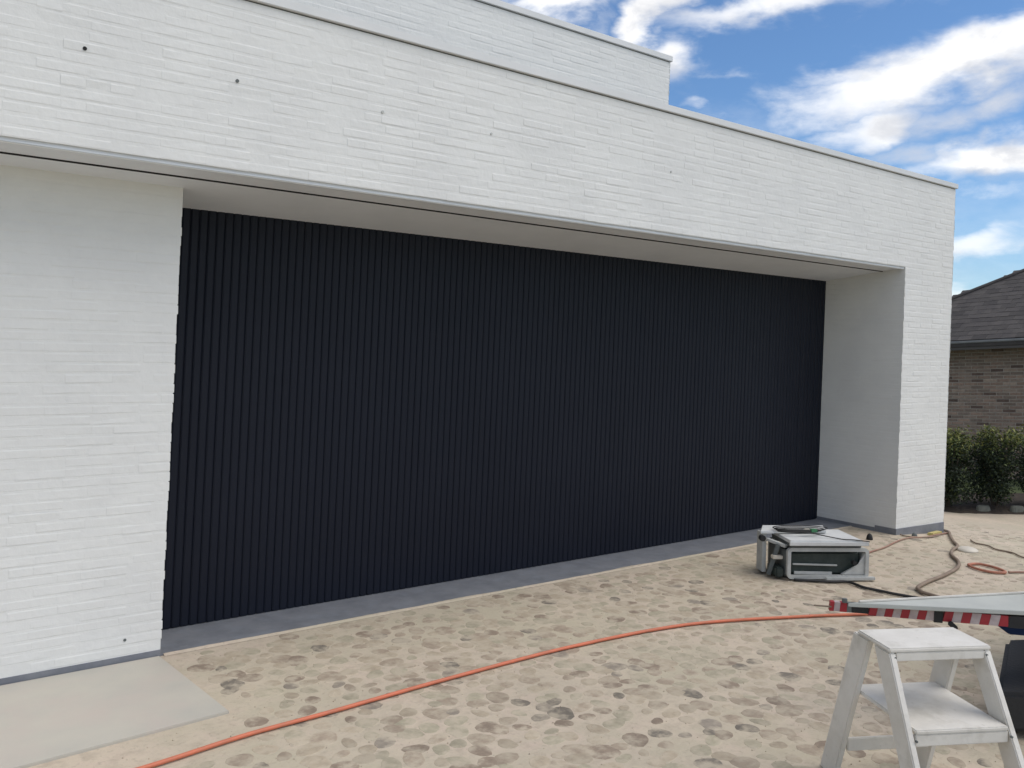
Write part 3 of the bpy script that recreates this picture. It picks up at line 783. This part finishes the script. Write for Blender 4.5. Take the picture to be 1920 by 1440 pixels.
# local: x = width, y = depth (away), z up
ZO = .16; HT = .5+ZO
def leg(x, y0, y1, w, t, dx=0):
    m = MB(); s1 = x-t/2; s2 = x+t/2; top = HT-.014
    m.hexa([(s1+dx, y1-w/2, 0), (s2+dx, y1-w/2, 0), (s2+dx, y1+w/2, 0), (s1+dx, y1+w/2, 0)], [(s1, y0-w/2, top), (s2, y0-w/2, top), (s2, y0+w/2, top), (s1, y0+w/2, top)])
    return m.build('leg', M['stool'], st, .004)
for sx in (-1, 1):
    leg(sx*.1975, -.057, -.395, .105, .026, dx=sx*.018)
    leg(sx*.196, .088, .305, .110, .026, dx=sx*.012)
def sbx(name, x, y0, y1, z0, z1, b=.003):
    m = MB(); m.box(-x, x, y0, y1, z0+ZO, z1+ZO); return m.build(name, M['stool'], st, b)
sbx('top', .212, -.112, .112, .487, .504, .005)
sbx('apron', .184, -.111, -.094, .455, .4865)
sbx('apron', .182, .094, .110, .455, .4865)
sbx('step', .186, -.245, .185, .238, .254, .004)
sbx('apron', .186, -.243, -.226, .195, .2375)
sbx('stretcher', .184, .205, .222, -.03, .022)
for sx in (-1, 1):
    for (y, z) in ((-.10, .47), (-.238, .22)):
        m = MB(); m.cyl((sx*.19, y-.012, z+ZO), (sx*.19, y-.018 if z > .3 else y-.02, z+ZO), .0045, 10); m.build('screw', M['sawmid'], st)

# ------------------------------------------------------------------ trailer corner reaching in from the right
tr = thing('flatbed_trailer', 'pale-decked blue trailer reaching in from the right edge behind the stool', 'trailer', (4.4, 1.5, 0))
TRO = Vector((4.4, 1.5, 0))
def TP(mb, name, m_, bevel=.003, sm=False, par=None):
    mb.v = [tuple(Vector(v)-TRO) for v in mb.v]; return mb.build(name, m_, par or tr, bevel, sm)
Ap = Vector((3.421, 2.087)); Bp = Vector((3.966, 1.602)); Cp = Vector((4.273, 1.728))
B2 = Bp+(Bp-Ap)*1.25; C2 = Cp+(Cp-Ap)*1.1
mb = MB(); mb.prism([tuple(Ap), tuple(B2), tuple(C2)], .512, .530); TP(mb, 'deck', M['deck'], .002)
mb = MB(); d_ = (Cp-Ap).normalized(); n_ = Vector((-d_.y, d_.x))
mb.prism([tuple(Ap+d_*.05-n_*.012), tuple(C2-n_*.012), tuple(C2), tuple(Ap+d_*.05)], .5305, .539); TP(mb, 'deck_edge', M['stool'], .002)
# striped rail
bedp = [(4.20, 1.30), (5.75, -.45), (6.95, .60), (5.20, 1.98), (4.72, 1.74)]
mb = MB(); mb.prism(bedp, .40, .509); TP(mb, 'bed', M['rubber'], .004)  # unseen bed, added to cast shade on the ground behind the stool
for i in range(len(bedp)):
    p_, q_ = Vector((*bedp[i], .60)), Vector((*bedp[(i+1) % len(bedp)], .60)); e_ = (q_-p_).normalized()*.02
    p_.z = q_.z = .64
    if True: m = MB(); m.beam(p_+e_, q_-e_, .02, .25); TP(m, 'shade_sideboard', M['deck'], .002)  # unseen boards, added to deepen the shade beside the trailer
q0 = Vector((3.434, 2.198, 0)); q1 = Vector((3.935, 1.631, 0)); rd = (q1-q0).normalized(); rn = Vector((rd.y, -rd.x, 0))
if rn.y > 0: rn = -rn
RAILL = (q1-q0).length
def seg(t0, t1, m_, name, slant=.012, th=.05, d0=0.0, dep=.03):
    # vertical band on the rail face between t0 and t1, leaning like the printed stripes
    zb, zt = .505-th, .505
    m = MB(); f = rn*d0; g = rn*(d0-dep)
    A_ = lambda t, z, o: q0+rd*t+o+zz*z
    m.hexa([A_(t0, zb, f), A_(t1, zb, f), A_(t1, zb, g), A_(t0, zb, g)], [A_(t0+slant, zt, f), A_(t1+slant, zt, f), A_(t1+slant, zt, g), A_(t0+slant, zt, g)])
    return TP(m, name, m_, 0)
t = .055; k = 0
seq = []
x0 = .02
first = True
cuts = [('red', .012, .03), ('stripewhite', .03, .055), ('red', .055, .085), ('sawmid', .085, .105), ('rubber', .105, .175)]
for m_, a_, b_ in cuts: seg(a_, b_-.0008, M[m_], 'rail_stripe', .0 if m_ in ('rubber', 'sawmid') else .004, .040)
t = .175; k = 0
while t < RAILL-.02:
    w = .030+.012*t
    if .43 < t < .46: seg(t, t+.034, M['rubber'], 'rail_clamp', 0, .052, .004, .036); t += .035; k = 0; continue
    seg(t, t+w-.0008, M['red' if k % 2 == 0 else 'stripewhite'], 'rail_stripe', .010, .046); t += w; k += 1
seg(t, t+1.0, M['rubber'], 'rail_end', 0, .05)
m = MB(); m.beam(q0-rd*.055+zz*.484, q0+rd*.02+zz*.484, .006, .006); TP(m, 'pin', M['cablebrown'], 0)
m = MB(); m.cyl(q0+rd*.075+zz*.507, q0+rd*.075+zz*.525, .012, 12); TP(m, 'bolt', M['sawmid'], .002)
m = MB(); m.beam(q0+rd*.50+rn*.01+zz*.462, q0+rd*.53+rn*.02+zz*.435, .018, .02); TP(m, 'hook', M['rubber'], .004)
# blue chassis under the deck, then wheel and shade block
def onz(px, py_, z):
    d = ray(px, py_); return Vector((0, 0, HC))+d*((z-HC)/d.z)
b1 = onz(1838, 1150, .45); b2 = onz(1893, 1190, .38); b1 = b2+(b1-b2)*((.475-.38)/(.45-.38))
e1 = b1+rd*1.3; e2_ = b2+rd*1.15; dep = Vector((.75, .66, 0))*.03
mb = MB(); mb.hexa([b2, e2_, e2_+dep, b2+dep*.9], [b1.xy.to_3d()+zz*.475, e1.xy.to_3d()+zz*.475, e1.xy.to_3d()+zz*.475+dep, b1.xy.to_3d()+zz*.475+dep]); TP(mb, 'chassis', M['blue'], .004)
# wheel, and a black block added for the deep shade under the trailer
wc = onz(2060, 1275, .22)
mb = MB(); ax = Vector((rd.y*-1, rd.x, 0)); ax.normalize(); mb.cyl(wc-ax*.09, wc+ax*.09, .22, 40); wh = TP(mb, 'wheel', M['rubber'], .03)
mb = MB(); mb.cyl(wc-ax*.095, wc+ax*.095, .11, 24); mb.v = [tuple(Vector(v)-TRO) for v in mb.v]; mb.build('rim', M['sawmid'], wh, .004)
A1 = onz(1886, 1198, .20); A2 = onz(1868, 1300, .20)
mb = MB(); mb.prism([(A1.x, A1.y), (A2.x, A2.y), (A2.x+1.0, A2.y-.75), (A1.x+1.1, A1.y-.55)], .035, .20); TP(mb, 'shade_block', M['rubber'], .02)
print('slats', ns, 'bricks', len(places), 'cobbles', len(spots), 'slates', cnt)
